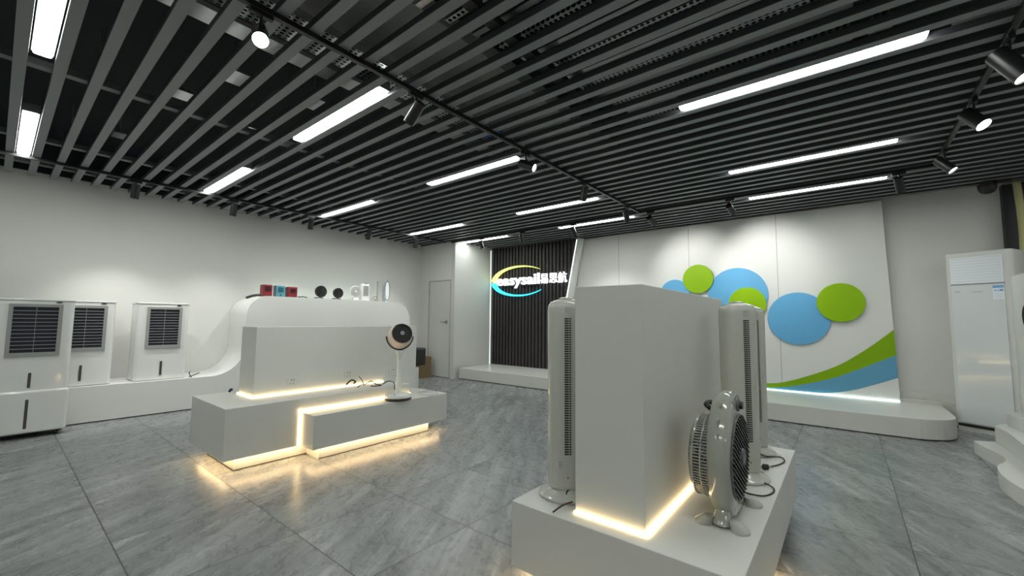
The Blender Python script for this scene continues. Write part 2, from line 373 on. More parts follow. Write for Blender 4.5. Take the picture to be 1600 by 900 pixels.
# 0.08 tall, 0.066 wide hollow boxes as one bar
slat0 = None
for i, k in enumerate(ks):
    y = .0+PITCH*k; x0 = -7.97; x1 = 4.9
    if y > 6.35: x0 = -6.82 if y > 6.44 else -7.97
    n_from_back = nsl-i
    lab = 'dark grey ceiling slat, %s from the back wall' % ordinal(n_from_back)
    if slat0 is None or abs(x0+7.97) > .1:
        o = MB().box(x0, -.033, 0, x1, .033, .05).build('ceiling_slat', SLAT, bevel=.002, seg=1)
        o.data.materials.append(SLAT_SIDE)
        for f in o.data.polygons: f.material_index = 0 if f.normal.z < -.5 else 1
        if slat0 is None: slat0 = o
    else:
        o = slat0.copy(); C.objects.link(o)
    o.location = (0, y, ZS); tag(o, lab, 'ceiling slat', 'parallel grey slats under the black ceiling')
def carrier(x, m, lab, z0=ZS+.0505, h=.05, wd=.075, drop=True):
    t = thing('slat_carrier', lab, 'ceiling rail', (x, 0, z0), 0, 'carrier rails crossing above the slats')
    MB().box(-wd/2, -2.9, 0, wd/2, 7.65 if x > -6.6 else 6.40, h).build('rail', m, t)
    for y in (-1.5, .4, 2.3, 4.2, 6.1): MB().cyl((0, y, h), (0, y, ZT-z0), .005, n=6).build('hanger_rod', STEELP, t)
for x, m, lab in ((-7.55, SLATBEAM, 'grey carrier rail above the slats, nearest the left wall'), (-6.5, SLATBEAM, 'grey carrier rail crossing the slats between the left lamps'),
                  (-4.55, SLATBEAM, 'grey carrier rail crossing the slats left of the cable tray'), (-1.63, CARB, 'black carrier rail crossing the slats right of the middle track'),
                  (.15, CARB, 'black carrier rail crossing the slats near the right lamps'), (2.0, CARB, 'black carrier rail above the slats at far right')):
    carrier(x, m, lab)
# duct, cable tray, steel channels above the slats
t = MB().box(-3.0, -2.9, 3.46, -2.22, 6.3, 3.60).build('air_duct', DUCT, bevel=.01); tag(t, 'flat dark grey duct running above the slats over the middle track', 'air duct')
ct = thing('cable_tray', 'perforated steel cable tray running lengthwise above the slats', 'cable tray', (-2.75, 0, 3.19))
MB().box(-.14, -2.9, 0, .14, 6.2, .004).build('tray_base', STEEL, ct)
MB().box(-.145, -2.9, 0, -.14, 6.2, .06).build('tray_side', STEELP, ct); MB().box(.14, -2.9, 0, .145, 6.2, .06).build('tray_side', STEELP, ct)
ct2 = MB().box(-3.32, -2.9, 3.30, -3.14, 6.2, 3.335).build('cable_trunking', STEELP); tag(ct2, 'plain steel trunking beside the perforated tray above the slats', 'cable trunking')
bl = MB().box(-2.80, 3.02, 3.175, -2.62, 3.10, 3.189).build('blue_junction_cover', BLUECOIL); tag(bl, 'small bright blue strip showing between the slats by the middle track', 'cover strip')
def gap_y(k): a, b_ = PITCH*k+.033, PITCH*(k+1)-.033; return (a*1.066+b_*1.096)/2   # channels hang over the gap between two slats
chans = [(k, -1.95+.05*(k-8), .30+.02*(k % 4), STEELP if k % 2 else STEEL) for k in range(5, 19)]+[(k, .62, 2.9, STEEL if k % 3 else STEELP) for k in (13, 15, 16, 18)]
for i, (k, x0, x1, m) in enumerate(chans):
    y = gap_y(k); o = MB().box(x0, y-.024, 3.24, x1, y+.024, 3.243).box(x0, y-.024, 3.24, x1, y-.021, 3.26).box(x0, y+.021, 3.24, x1, y+.024, 3.26).build('steel_channel', m)
    tag(o, ('perforated' if m is STEEL else 'plain')+' steel channel glinting above the slats, %s row from the front, %s' % (ordinal(i+1 if i < 14 else i-13), 'middle bay' if i < 14 else 'right bay'), 'metal channel', 'steel channels above the slats')
for i, (x, y, sx, sy_) in enumerate(((-6.2, .75, .10, .06), (-4.9, 1.6, .09, .05), (-4.6, .95, .10, .07), (-3.9, 1.15, .12, .08), (-3.8, 1.75, .12, .05))):
    b = MB().box(x-sx, y-sy_, 3.30, x+sx, y+sy_, 3.305)
    for q in range(5): b.box(x-sx+.02+q*.04*sx/.1, y-sy_, 3.305, x-sx+.03+q*.04*sx/.1, y+sy_, 3.32)
    o = b.cyl((x, y, 3.31), (x, y, ZT), .005, n=6).build('ceiling_bracket', STEELP)
    tag(o, 'small shiny ribbed steel bracket above the left slats, %s from the left wall' % ordinal(i+1), 'bracket', 'shiny brackets above the left slats')

# ---------------------------------------------------------------- linear lamps
def lin_lamp(x0, x1, y):
    L = x1-x0; t = thing('linear_ceiling_lamp', '', 'ceiling lamp', ((x0+x1)/2, y, ZS), 0, 'linear lamps set between the slats')
    MB().box(-L/2-.01, -.052, .02, L/2+.01, .052, .095).build('lamp_housing', SLAT, t)
    MB().prism(rrect(-L/2, -.044, L/2, .044, .02, 3), lambda u, v, q: (u, v, q), .002, .02).build('lamp_diffuser', LAMPM, t)
    return t
col = {'left': (-7.0, -5.53), 'middle': (-4.22, -2.73), 'right': (-1.0, .46), 'added far right': (2.2, 3.66)}  # far right column is out of view, added to brighten the right side
rows = [(-1.60, 'nearest the camera'), (.094, 'in the front row'), (1.79, 'in the second row'), (3.48, 'in the third row'), (5.37, 'in the fourth row'), (6.69, 'in the back row')]
proto = lin_lamp(-.735, .735, 0); first = True
for yy, rl in rows:
    for cn, (a, b_) in col.items():
        lab = 'bright white linear lamp between the slats, %s column, %s' % (cn, rl)
        loc = ((a+b_)/2, yy, ZS)
        if first: proto.location = loc; proto['label'] = lab; first = False
        else: dup(proto, loc, None, lab)

# ---------------------------------------------------------------- tracks and spots
def track(p, q, lab):
    p, q = Vector(p), Vector(q); dx, dy = (.017, 0) if abs(p.x-q.x) < .1 else (0, .017)
    o = MB().box(min(p.x, q.x)-dx, min(p.y, q.y)-dy, 3.035, max(p.x, q.x)+dx, max(p.y, q.y)+dy, 3.07).build('lighting_track', BLACK, bevel=.003)
    tag(o, lab, 'lighting track', 'black spotlight tracks')
track((-7.0, -2.5, 0), (-7.0, 6.3, 0), 'black lighting track running beside the left wall')
track((-2.515, -2.5, 0), (-2.515, 6.36, 0), 'black lighting track running down the middle of the ceiling')
track((.846, -2.5, 0), (.846, 6.36, 0), 'black lighting track running down the right side')
track((-6.9, 6.395, 0), (.9, 6.395, 0), 'black lighting track crossing in front of the back walls')
def spot(x, y, aim, lab, lens=None, power=1.0, sz=50, L=.17, R=.043):
    """adapter box on the track, yoke, cylinder body; the lamp's own light sits at its lens"""
    t = thing('track_spotlight', lab, 'spotlight', (x, y, 3.035), 0, 'cylinder spotlights on the tracks')
    aim = Vector(aim).normalized(); piv = Vector((0, 0, -.095))
    alongx = abs(y-6.395) < .05
    b = MB(); (b.box(-.06, -.016, -.03, .06, .016, 0) if alongx else b.box(-.016, -.06, -.03, .016, .06, 0))
    b.build('track_adapter', BLACK, t, bevel=.002)
    MB().cyl((0, 0, -.03), piv+Vector((0, 0, .01)), .009, n=12).cyl(piv-Vector((.02, 0, 0)), piv+Vector((.02, 0, 0)), .02, n=16).build('swivel', BLACK, t)
    s = piv-aim*.05; e = piv+aim*(L-.05)
    # body hangs just under the pivot
    side = Vector((0, 0, -1))-aim*aim.dot(Vector((0, 0, -1)))
    side = side.normalized()*.035 if side.length > .2 else Vector((0, 0, 0))
    if side.length < .01: s = piv-aim*.0-Vector((0, 0, .0)); e = s+aim*L
    s += side; e += side
    bd = MB().cyl(s, e-aim*.004, R, n=32, caps=True).build('lamp_body', BLACK, t, smooth=True)
    MB().cyl(e-aim*.004, e+aim*.001, R*.9, n=32).build('lamp_lens', lens or LENSD, bd)
    rg = MB().loft([[e+aim*h+Vector(v)*rr for v in [(aim.orthogonal().normalized()*math.cos(a)+aim.cross(aim.orthogonal()).normalized()*math.sin(a)) for a in [2*PI*k/32 for k in range(32)]]] for h, rr in ((-.01, R*1.0), (.012, R*1.0), (.012, R*.92), (-.003, R*.91))], cap=False)
    rg.build('lamp_rim', BLACK, bd, smooth=True)
    if power:
        ld = bpy.data.lights.new('spot_beam', 'SPOT'); ld.energy = SPOT_W*power; ld.spot_size = math.radians(sz); ld.spot_blend = .9; ld.shadow_soft_size = .03; ld.color = (1, .985, .93)
        lo = bpy.data.objects.new('spot_beam', ld); C.objects.link(lo); lo.parent = t; lo.location = e+aim*.03; lo.rotation_euler = aim.to_track_quat('-Z', 'Y').to_euler()
    return t
for i, (y, pw) in enumerate(((1.03, 1.3), (2.12, 1.0), (3.26, .7), (4.35, .7), (5.46, .6))):
    spot(-7.0, y, (-.32, 0, -1), 'black cylinder spotlight beside the left wall, %s from the front' % ordinal(i+1), power=pw*1.9, sz=75)
spot(-2.515, .84, (.62, -.18, -.62), 'lit black spotlight glaring toward the camera on the middle track', LENS, 1.0, 70)
spot(-2.515, 1.93, (-.75, .0, -.60), 'black spotlight tilted toward the left podium, second on the middle track', None, .8, 40)
spot(-2.515, 3.34, (.75, .15, -.36), 'black spotlight aimed right on the middle track, its lens edge shining', LENSD, .8, 45)
spot(-2.515, 4.55, (-.22, .1, -.8), 'black spotlight hanging in front of a linear lamp, fourth on the middle track', None, .6, 40)
spot(-2.515, 5.90, (.0, .35, -.85), 'black spotlight near the far end of the middle track', None, .8, 50)
spot(.846, 3.75, (.35, -.2, -.75), 'large black spotlight cut by the right photo edge', None, .3, 40, .22, .055)
spot(.846, 4.65, (.38, -.35, -.68), 'lit black spotlight with glowing lens on the right track', LENS, .5, 50, .17, .05)
spot(.846, 5.85, (.45, -.2, -.65), 'black spotlight nearest the camera dome on the right track, tilted right', LENSD, .25, 40)
for x, a, pw, lab in ((-5.95, (.25, .25, -.9), .5, 'black spotlight tilted right above the pale return wall'), (-4.87, (0, .25, -.97), .25, 'black spotlight hanging straight in front of the dark slatted wall'),
                  (-3.72, (.1, .6, -.75), 1.6, 'black spotlight before the slanted panel edge'), (-2.33, (.16, 1, -.48), 1.5, 'black spotlight at the corner where middle and back tracks meet'),
                  (-1.20, (.16, 1, -.48), 1.7, 'black spotlight aimed at the dotted panel, left of the right lamps'), (.55, (.15, .5, -.8), .25, 'black spotlight at the right end of the back track')):
    spot(x, 6.395, a, lab, None, pw, 72)

# ---------------------------------------------------------------- left ribbon shelf
prof = [(-2.6, .014), (-2.6, .444), (1.95, .444)] + [(2.05+.42*math.cos(math.radians(a)), .864+.42*math.sin(math.radians(a))) for a in range(-90, 1, 9)] \
     + [(2.47+.31-.31*math.cos(math.radians(a)), 1.345+.31*math.sin(math.radians(a))) for a in range(0, 91, 9)] \
     + [(5.2+.37*math.sin(math.radians(a)), 1.285+.37*math.cos(math.radians(a))) for a in range(0, 91, 9)] + [(5.57, .014)]
sh = thing('ribbon_shelf', 'white wall shelf curving up from a low bench to a high rounded counter', 'display shelf')
MB().prism(prof, lambda u, v, t: (t, u, v), -8.02, -7.26).build('shelf_body', W_SHELF, sh, smooth=True)
MB().box(-8.0, -2.6, 0, -7.275, 5.56, .014).build('shadow_gap', DARKJ, sh)
MB().box(-7.86, 2.8, 1.6555, -7.835, 5.15, 1.664).build('light_strip', STAGELED, sh)

# ---------------------------------------------------------------- air coolers
def cooler(lab, xf, y0, y1, z0, z1, fy0, fy1, fz0, fz1, slots, floor_unit=False, depth=.40):
    t = thing('air_cooler', lab, 'air cooler', (xf, (y0+y1)/2, z0), 0, 'white evaporative air coolers')
    yc = (y0+y1)/2; H = z1-z0; hw = (y1-y0)/2
    zb = .055 if floor_unit else .006
    # body: rounded rectangular box, slightly bowed front
    o = MB().prism(rrect(-depth, -hw, 0, hw, .045, 5), lambda u, v, q: (u, v, q), zb, H-.02).build('cooler_body', GLOSS, t, bevel=.008, smooth=True)
    MB().prism(rrect(-depth-.004, -hw-.004, .006, hw+.004, .045, 5), lambda u, v, q: (u, v, q), H-.019, H).build('top_cap', GLOSS, t, bevel=.005, smooth=True)
    MB().prism([(hw*.57+.026*math.cos(a), H-.033+.008*math.sin(a)) for a in [2*PI*k/24 for k in range(24)]], lambda u, v, q: (q, u, v), .0002, .006).build('badge', BLACK, t)
    a0, a1, c0, c1 = fy0-yc, fy1-yc, fz0-z0, fz1-z0
    fr = .032
    fo = MB().box(.0, a0, c0, .014, a0+fr, c1).box(.0, a1-fr, c0, .014, a1, c1).box(0, a0+fr, c0, .014, a1-fr, c0+fr*1.35).box(0, a0+fr, c1-fr, .014, a1-fr, c1).build('grille_frame', FRAMEG, t)
    MB().box(.0006, a0+fr*.8, c0+fr, .0022, a1-fr*.8, c1-fr*.8).build('cooling_pad', COIL, fo)
    b = MB(); nl_ = 12 if floor_unit else 13; zz0, zz1 = c0+fr*1.35, c1-fr
    for k in range(1, nl_):
        z = zz0+(zz1-zz0)*k/nl_; b.box(.004, a0+fr, -.0028, .011, a1-fr, .0028, Matrix.Translation((0, 0, z)) @ Matrix.Rotation(.25, 4, 'Y'))
    b.build('louvre', LOUV, fo)
    b = MB()
    for q in (.5,): b.box(.004, a0+(a1-a0)*q-.002, c0+fr, .010, a0+(a1-a0)*q+.002, c1-fr)
    b.build('vane_link', GREY, fo)
    for (sy0, s0, s1) in slots:
        MB().prism(rrect(sy0-yc-.012, s0-z0, sy0-yc+.012, s1-z0, .006, 3), lambda u, v, q: (q, u, v), .0, .0235 if s1 < .45 and floor_unit else .0065).build('water_window', SLOT, t)
    if floor_unit:
        MB().prism(rrect(-depth-.01, -hw-.012, .022, hw+.012, .05, 5), lambda u, v, q: (u, v, q), zb, .50).build('water_tank', GLOSS, t, bevel=.02, smooth=True)
        MB().box(-depth+.02, -hw+.02, zb-.015, -.02, hw-.02, zb).build('base_plate', BLACKM, t)
        for sx in (-depth+.06, -.035):
            for s in (-1, 1):
                MB().cyl((sx, s*(hw-.06)-.012, .026), (sx, s*(hw-.06)+.012, .026), .026, n=20).box(sx-.012, s*(hw-.06)-.018, .028, sx+.012, s*(hw-.06)+.018, .056).build('caster', BLACKM, t)
    return t
cooler('big white air cooler on casters, leftmost, standing on the floor before the bench', -6.85, .0, .585, 0, 1.483, .10, .492, .864, 1.428, ((.29, .53, .69), (.288, .104, .41)), True, .385)
cooler('white air cooler on the low bench, middle one just behind the floor cooler', -7.34, .44, .995, .444, 1.494, .535, .915, .872, 1.435, ((.715, .51, .70),), depth=.42)
cooler('white air cooler alone on the low bench, rightmost of the three', -7.34, 1.205, 1.765, .444, 1.494, 1.30, 1.68, .875, 1.437, ((1.483, .51, .70),), depth=.42)
o = MB().tube(smoothpath([(-7.31, 1.83, .447), (-7.30, 1.80, .50), (-7.30, 1.805, .535)]), .006).tube(smoothpath([(-7.31, 1.80, .455), (-7.33, 1.86, .475), (-7.35, 1.93, .50)]), .006).build('power_plug', BLACKM); tag(o, 'black plug and cord end on the low bench beside the rightmost cooler', 'plug')

# ---------------------------------------------------------------- small goods on the high shelf
ZH = 1.6555; XH = -7.42
g_ = 'small appliances on the high shelf'
def cube_fan(y, w_, h, m, md, lab):
    t = thing('mini_cube_cooler', lab, 'mini air cooler', (XH, y, ZH), 0, g_)
    MB().box(-.13, -w_/2, .006, 0, w_/2, h).build('body', m, t, bevel=.012)
    MB().box(-.001, -w_*.29, h*.40, .004, w_*.29, h*.86).build('front_grille', md, t, bevel=.002)
    b = MB()
    for k in range(1, 6): b.box(.003, -w_*.29, h*(.40+.46*k/6)-.002, .008, w_*.29, h*(.40+.46*k/6)+.002)
    b.build('louvre', md, t)
    MB().box(-.001, -w_*.10, h*.13, .006, w_*.10, h*.22).build('button', BLACK if m is BLUE else RED, t, bevel=.002)
    for s in (-1, 1): MB().box(-.12, s*w_*.38-.012, 0, -.01, s*w_*.38+.012, .006).build('foot', BLACKM, t)
cube_fan(2.812, .150, .195, RED, REDD, 'dark red cube cooler at the left end of the high shelf')
cube_fan(3.015, .148, .195, BLUE, BLUED, 'teal blue cube cooler between the two red ones')
cube_fan(3.212, .155, .185, RED, REDD, 'dark red cube cooler right of the teal one')
b = MB().tube(smoothpath([(-7.36, 2.48, 1.615), (-7.36, 2.58, 1.655), (-7.38, 2.70, 1.672)]), [.02]*13, 10).build('hair_styler', BLACKM); tag(b, 'long black stick lying on the curved left end of the high shelf', 'hand tool', g_)
def round_fan(y, r, m, mg, lab, base=True, stand=True, zc=None):
    zc = zc or r+.03
    t = thing('desk_fan', lab, 'desk fan', (XH, y, ZH), 0, g_)
    MB().cyl((-.05, 0, zc), (.0, 0, zc), r*.93, r, n=40).build('cage_housing', m, t, bevel=.006, smooth=True)
    MB().cyl((0, 0, zc), (.006, 0, zc), r*.9, n=40).build('front_mesh', mg, t)
    b = MB()
    for k in range(4):
        rr = r*(.25+.2*k)
        b.tube([(.008, rr*math.cos(a), zc+rr*math.sin(a)) for a in [2*PI*i/28 for i in range(29)]], .0022, 5)
    for k in range(12):
        a = 2*PI*k/12; b.tube([(.009, 0, zc), (.009, r*.92*math.cos(a), zc+r*.92*math.sin(a))], .0018, 5)
    b.build('grille_ring', LGREY if m is not BLACKM else BLACK, t)
    MB().cyl((.006, 0, zc), (.016, 0, zc), r*.2, n=20).build('hub', m, t)
    MB().cyl((-.04, 0, 0), (-.04, 0, .012), .075, n=32).cyl((-.055, 0, .01), (-.055, 0, zc-r*.5), .013, n=14).build('stand', m if stand is True else stand, t, smooth=True)
    return t
round_fan(3.71, .108, BLACKM, BLACK, 'black round desk fan on the high shelf, left of the two black ones', stand=GLOSS, zc=.135)
round_fan(4.04, .098, BLACKM, BLACK, 'black round desk fan, right of the two black ones', stand=GLOSS, zc=.125)
f3 = round_fan(4.385, .112, GLOSS, mat('white_fan_mesh', (.45, .46, .45), .5), 'white round desk fan with white ring and square foot', zc=.175)
MB().box(-.05, -.06, 0, .035, .06, .055).build('square_foot', GLOSS, f3, bevel=.01)
t = thing('white_heater', 'narrow white box heater with a grey grille, right of the white round fan', 'heater', (XH, 4.612, ZH), 0, g_)
MB().box(-.09, -.078, 0, 0, .078, .34).build('body', GLOSS, t, bevel=.01)
MB().box(0, -.06, .10, .004, .05, .30).build('grille', GREY, t)
b = MB(); [b.box(.003, -.06, .11+.02*k, .007, .05, .115+.02*k) for k in range(9)]; b.build('grille_bar', LGREY, t)
MB().box(-.05, -.03, .34, -.02, .04, .352).build('switch', BLACK, t)
o = MB().tube(smoothpath([(XH+.03, 4.71, ZH+.008), (XH+.03, 4.76, ZH+.08), (XH+.03, 4.83, ZH+.10), (XH+.03, 4.84, ZH+.05), (XH+.03, 4.77, ZH+.03), (XH+.03, 4.88, ZH+.01)]), .006).build('coiled_cable', mat('olive_cord', (.16, .15, .08), .6)); tag(o, 'small coiled olive cord beside the slim white panel', 'cord', g_)
t = thing('slim_purifier', 'slim white standing unit with a black outlined lens shape, rightmost on the high shelf', 'air purifier', (XH, 5.04, ZH), 0, g_)
MB().box(-.10, -.13, 0, -.03, .06, .43).build('body', LGREY, t, bevel=.01)
el = []
for k in range(40):
    a = 2*PI*k/40; c_, s_ = math.cos(a), math.sin(a); el.append((.055+.052*abs(c_)**.7*(1 if c_ > 0 else -1), .23+.19*abs(s_)**.9*(1 if s_ > 0 else -1)))
MB().prism(el, lambda u, v, q: (q, u, v), -.03, .01).build('front_shell', LABELW, t, bevel=.003)
MB().tube([(.008, u, v) for u, v in el]+[(.008, *el[0])], .006, 6).tube([(.005, .055, .42), (.005, .055, .46)], .006, 6).build('black_outline', BLACK, t)
MB().cyl((-.02, .055, 0), (-.02, .055, .045), .035, .015, n=20).build('foot', GLOSS, t)
for y0, lab in ((3.31, 'black plug lying right of the second red cube'), (3.60, 'black plug under the left black desk fan'), (3.93, 'black plug between the two black desk fans')):
    o = MB().tube(smoothpath([(XH+.04, y0, ZH+.012), (XH+.05, y0+.05, ZH+.02), (XH+.05, y0+.13, ZH+.008)]), .008).box(XH+.03, y0-.03, ZH, XH+.055, y0+.005, ZH+.022).build('power_plug', BLACKM); tag(o, lab, 'plug', 'plugs on the high shelf')

# ---------------------------------------------------------------- left podium
PX = -4.05
p1 = thing('display_podium', 'white stepped podium with warm light strips, at left', 'display podium', (PX, 1.26, 0))
def pl(b, name, m, par, **k): return b.xf(Matrix.Translation((-par.location.x, -par.location.y, 0))).build(name, m, par, **k)
BX = -4.97
pl(MB().box(BX, 1.26, .11, PX, 3.14, .54), 'upper_tier', W_POD, p1, bevel=.004)
pl(MB().prism([(-3.80, 1.885), (-3.80, 3.50), (-4.9, 3.50), (-4.9, 3.141), (PX+.0015, 3.141), (PX+.0015, 1.885)], lambda u, v, t: (u, v, t), .11, .415), 'lower_tier', W_POD, p1, bevel=.003)
pl(MB().box(BX+.1, 1.37, 0, -4.12, 3.05, .11).box(-4.13, 1.98, 0, -3.87, 3.28, .11), 'plinth', W_STAGE, p1)
pl(MB().box(BX+.12, 1.385, 0, -4.10, 1.40, .004).box(-4.119, 1.37, 0, -4.113, 1.98, .006).box(-3.869, 1.98, 0, -3.863, 3.28, .006).box(-4.8, 1.363, 0, -4.12, 1.369, .006), 'plinth_joint', DARKJ, p1)
pl(MB().box(PX, 1.862, .115, PX+.010, 1.884, .440).box(PX+.0105, 1.8855, .4155, PX+.022, 3.139, .424).box(PX, 1.862, .424, PX+.012, 3.139, .440), 'step_light_strip', STRIPM, p1)
# under-glow strips at the recess, facing down
pl(MB().box(BX+.16, 1.30, .104, PX-.05, 1.315, .1099).box(PX-.04, 1.30, .104, PX-.025, 1.93, .1099).box(-3.85, 1.93, .104, -3.835, 3.42, .1099).box(-4.0, 1.915, .104, -3.85, 1.93, .1099), 'under_light_strip', UNDERM, p1)
# back panel box
bp = thing('podium_backboard', 'white upright box panel standing on the left podium', 'display panel', (-4.43, 1.60, .54))
def bl_(b, name, m, **k): return b.xf(Matrix.Translation((4.43, -1.60, -.54))).build(name, m, bp, **k)
bl_(MB().prism([(1.60, .5405), (3.145, .5405), (3.145, .416), (3.52, .416), (3.52, 1.212), (1.60, 1.212)], lambda u, v, t: (t, u, v), -4.80, -4.43), 'panel_body', W_POD, bevel=.003)
bl_(MB().box(-4.43, 1.582, .5405, -4.412, 3.02, .551).box(-4.80, 1.582, .5405, -4.43, 1.5995, .551), 'base_light_strip', STRIPM)
for (a, c) in ((1.952, .655), (2.567, .67), (3.158, .655)):
    o = bl_(MB().box(-4.4295, a-.048, c-.046, -4.422, a+.048, c+.046), 'power_socket', W_POD, bevel=.002)
    q = MB(); [q.box(-4.4225, a+dx-.004, c+.012, -4.4205, a+dx+.004, c+.024) for dx in (-.008, .016)]; q.box(-4.4225, a-.02, c-.025, -4.4205, a-.016, c-.008).box(-4.4225, a+.012, c-.025, -4.4205, a+.016, c-.008)
    q.xf(Matrix.Translation((4.43, -1.60, -.54))).build('socket_slot', BLACK, o)
# plugs on the podium
def cord(pts, r, lab, name='appliance_cable', m=BLACKM, plug=None):
    b = MB().tube(smoothpath(pts), r, 8)
    if plug:
        b.box(plug[0]-.014, plug[1]-.02, plug[2], plug[0]+.014, plug[1]+.02, plug[2]+.022)
    o = b.build(name, m, smooth=True); tag(o, lab, 'cord' if 'cable' in name else 'plug'); return o
cord([(-4.87, 1.54, .556), (-4.86, 1.55, .58), (-4.87, 1.56, .572)], .012, 'small brown plug at the left foot of the upright panel', 'power_plug')
cord([(-4.40, 2.53, .562), (-4.38, 2.58, .61), (-4.36, 2.62, .59), (-4.37, 2.60, .57)], .009, 'mushroom shaped brown plug on the strip under the middle socket', 'power_plug')
cord([(-4.20, 2.55, .552), (-4.22, 2.62, .58), (-4.25, 2.66, .56), (-4.21, 2.72, .60), (-4.20, 2.78, .56), (-4.15, 2.82, .552), (-4.13, 2.74, .552), (-4.18, 2.70, .552)], .005, 'tangled brown cord on the podium top left of the pedestal fan')
cord([(-4.25, 2.66, .56), (-4.28, 2.65, .61), (-4.30, 2.62, .66)], .004, 'upright cord end rising from the tangle on the podium', 'power_plug')
cord([(-4.19, 2.86, .552), (-4.14, 2.90, .585), (-4.06, 2.92, .575), (-4.035, 2.915, .50)], .005, 'thin black cord running into the pedestal fan base')

# pedestal circulator fan
pf = thing('pedestal_fan', 'white and pink round headed pedestal fan with black grille, on the left podium step', 'pedestal fan', (-3.898, 2.865, .4155))
def ring(r, z, n=40, e=1): return [(r*math.cos(2*PI*k/n), e*r*math.sin(2*PI*k/n), z) for k in range(n)]
MB().loft([ring(.140, .0), ring(.146, .008), ring(.146, .030)]).build('base_skirt', BRONZE, pf, smooth=True)
MB().loft([ring(.146, .030), ring(.148, .045), ring(.140, .058), ring(.09, .066), ring(.03, .07)]).build('base_plate', GLOSS, pf, smooth=True)
MB().cyl((.05, -.08, .062), (.05, -.08, .068), .015, n=20).cyl((.085, -.04, .060), (.085, -.04, .066), .010, n=16).build('control_button', LGREY, pf)
MB().loft([ring(.036, .06), ring(.030, .09), ring(.029, .24), ring(.023, .26), ring(.020, .40), ring(.026, .49), ring(.050, .525), ring(.050, .542)]).build('column', GLOSS, pf, smooth=True)
K = 1.27; hc = Vector((0, 0, .695)); ax = Vector((.86, -.36, .34)).normalized(); ex = ax.orthogonal().normalized(); ey = ax.cross(ex)
def ringv(c, r, n=40): return [c+r*(math.cos(2*PI*k/n)*ex+math.sin(2*PI*k/n)*ey) for k in range(n)]
hd = MB().loft([*[ringv(hc+ax*p*K, q*K) for p, q in ((-.085, .03), (-.075, .065), (-.04, .098), (0, .108), (.04, .102), (.075, .088))]]).build('fan_head', PINK, pf, smooth=True)
MB().loft([*[ringv(hc+ax*p*K, q*K) for p, q in ((.075, .088), (.088, .086), (.088, .078), (.07, .077))]], cap=False).build('front_rim', BLACK, hd, smooth=True)
MB().loft([ringv(hc+ax*.0755*K, .078*K), ringv(hc+ax*.077*K, .078*K)]).build('grille_back', BLACK, hd)
b = MB()
for k in range(26):
    a = 2*PI*k/26; a2 = a+.6; p0 = hc+ax*.088*K+.018*K*(math.cos(a)*ex+math.sin(a)*ey); p1_ = hc+ax*.084*K+.08*K*(math.cos(a2)*ex+math.sin(a2)*ey); b.tube([p0, (p0+p1_)/2+ax*.004, p1_], .0013, 4)
for rr in (.04, .06): b.tube([hc+ax*.089*K+rr*K*(math.cos(2*PI*k/30)*ex+math.sin(2*PI*k/30)*ey) for k in range(31)], .0013, 4)
b.build('grille_wire', BLACKM, hd)
MB().loft([ringv(hc+ax*.084*K, .02*K, 20), ringv(hc+ax*.094*K, .018*K, 20)]).build('hub_cap', GREY, hd, smooth=True)
sd = Vector((ax.y, -ax.x, 0)).normalized()
b = MB(); pts = [hc+.116*K*(math.cos(a)*sd+math.sin(a)*Vector((0, 0, 1))) for a in [math.radians(-d) for d in range(0, 181, 12)]]
b.tube(pts, .0085, 8); b.build('yoke', BRONZE, pf, smooth=True)
# flat spare base lying right of the fan
o = MB().loft([ring(.12, 0), ring(.125, .006), ring(.12, .012), ring(.05, .018)]).build('spare_fan_base', GLOSS, smooth=True, loc=(-3.95, 3.33, .416)); tag(o, 'flat round white plate lying right of the pedestal fan', 'fan base')

# rear plinth with black heater, carton
o = MB().box(-5.6, 3.80, 0, -5.17, 4.17, .565).build('rear_plinth', W_POD, bevel=.003); tag(o, 'white plinth behind the left podium under the black heater', 'plinth')
t = thing('black_heater', 'black box heater seen past the right end of the upright panel', 'heater', (-5.24, 4.10, .565))
MB().box(-.30, -.25, .01, 0, .27, .285).build('body', BLACKM, t, bevel=.03)
MB().box(0, -.2, .05, .004, .21, .25).build('front_grille', BLACK, t)
b = MB(); [b.box(.0042, -.2, .06+.02*k, .008, .21, .066+.02*k) for k in range(9)]; b.build('grille_bar', BLACKM, t)
MB().box(-.28, -.2, 0, -.2, .06, .012).box(-.1, -.2, 0, -.02, .06, .012).build('foot', BLACKM, t)
t = thing('cardboard_box', 'brown cardboard box on the floor in the corner by the door', 'cardboard box', (-7.4, 6.1, 0), 0)
MB().box(-.45, -.12, 0, .02, .2, .465).build('carton', CARD, t, bevel=.004)
MB().box(-.2, -.121, .466, -.17, .2, .468).build('tape', mat('packing_tape', (.35, .28, .16), .3), t)

# ---------------------------------------------------------------- centre podium
p2 = thing('display_podium', 'white low podium carrying the tall block and tower fans, in the foreground', 'display podium', (-.8, 2.6, 0))
pl(MB().box(-1.32, 1.66, .11, -.31, 3.56, .415), 'podium_body', W_POD, p2, bevel=.004)
pl(MB().box(-1.22, 1.76, 0, -.41, 3.46, .11), 'plinth', W_STAGE, p2)
pl(MB().box(-1.27, 1.70, .104, -.36, 1.715, .1099).box(-1.285, 1.70, .104, -1.27, 2.0, .1099).box(-.345, 1.70, .104, -.325, 2.6, .1099).box(-.4099, 1.78, .05, -.402, 2.55, .09).box(-1.25, 1.752, .05, -.42, 1.7599, .09), 'under_light_strip', UNDERM, p2)
p3 = thing('display_block', 'tall white upright block on the foreground podium', 'display block', (-.83, 2.4, .415))
pl(MB().box(-1.017, 1.755, .4155, -.685, 3.25, 1.463), 'block_body', W_POD, p3, bevel=.003).location.z = -.415
o = pl(MB().box(-1.017, 1.738, .4155, -.668, 1.754, .424).box(-.684, 1.754, .4155, -.668, 3.22, .424), 'base_light_strip', STRIPM, p3); o.location.z = -.415

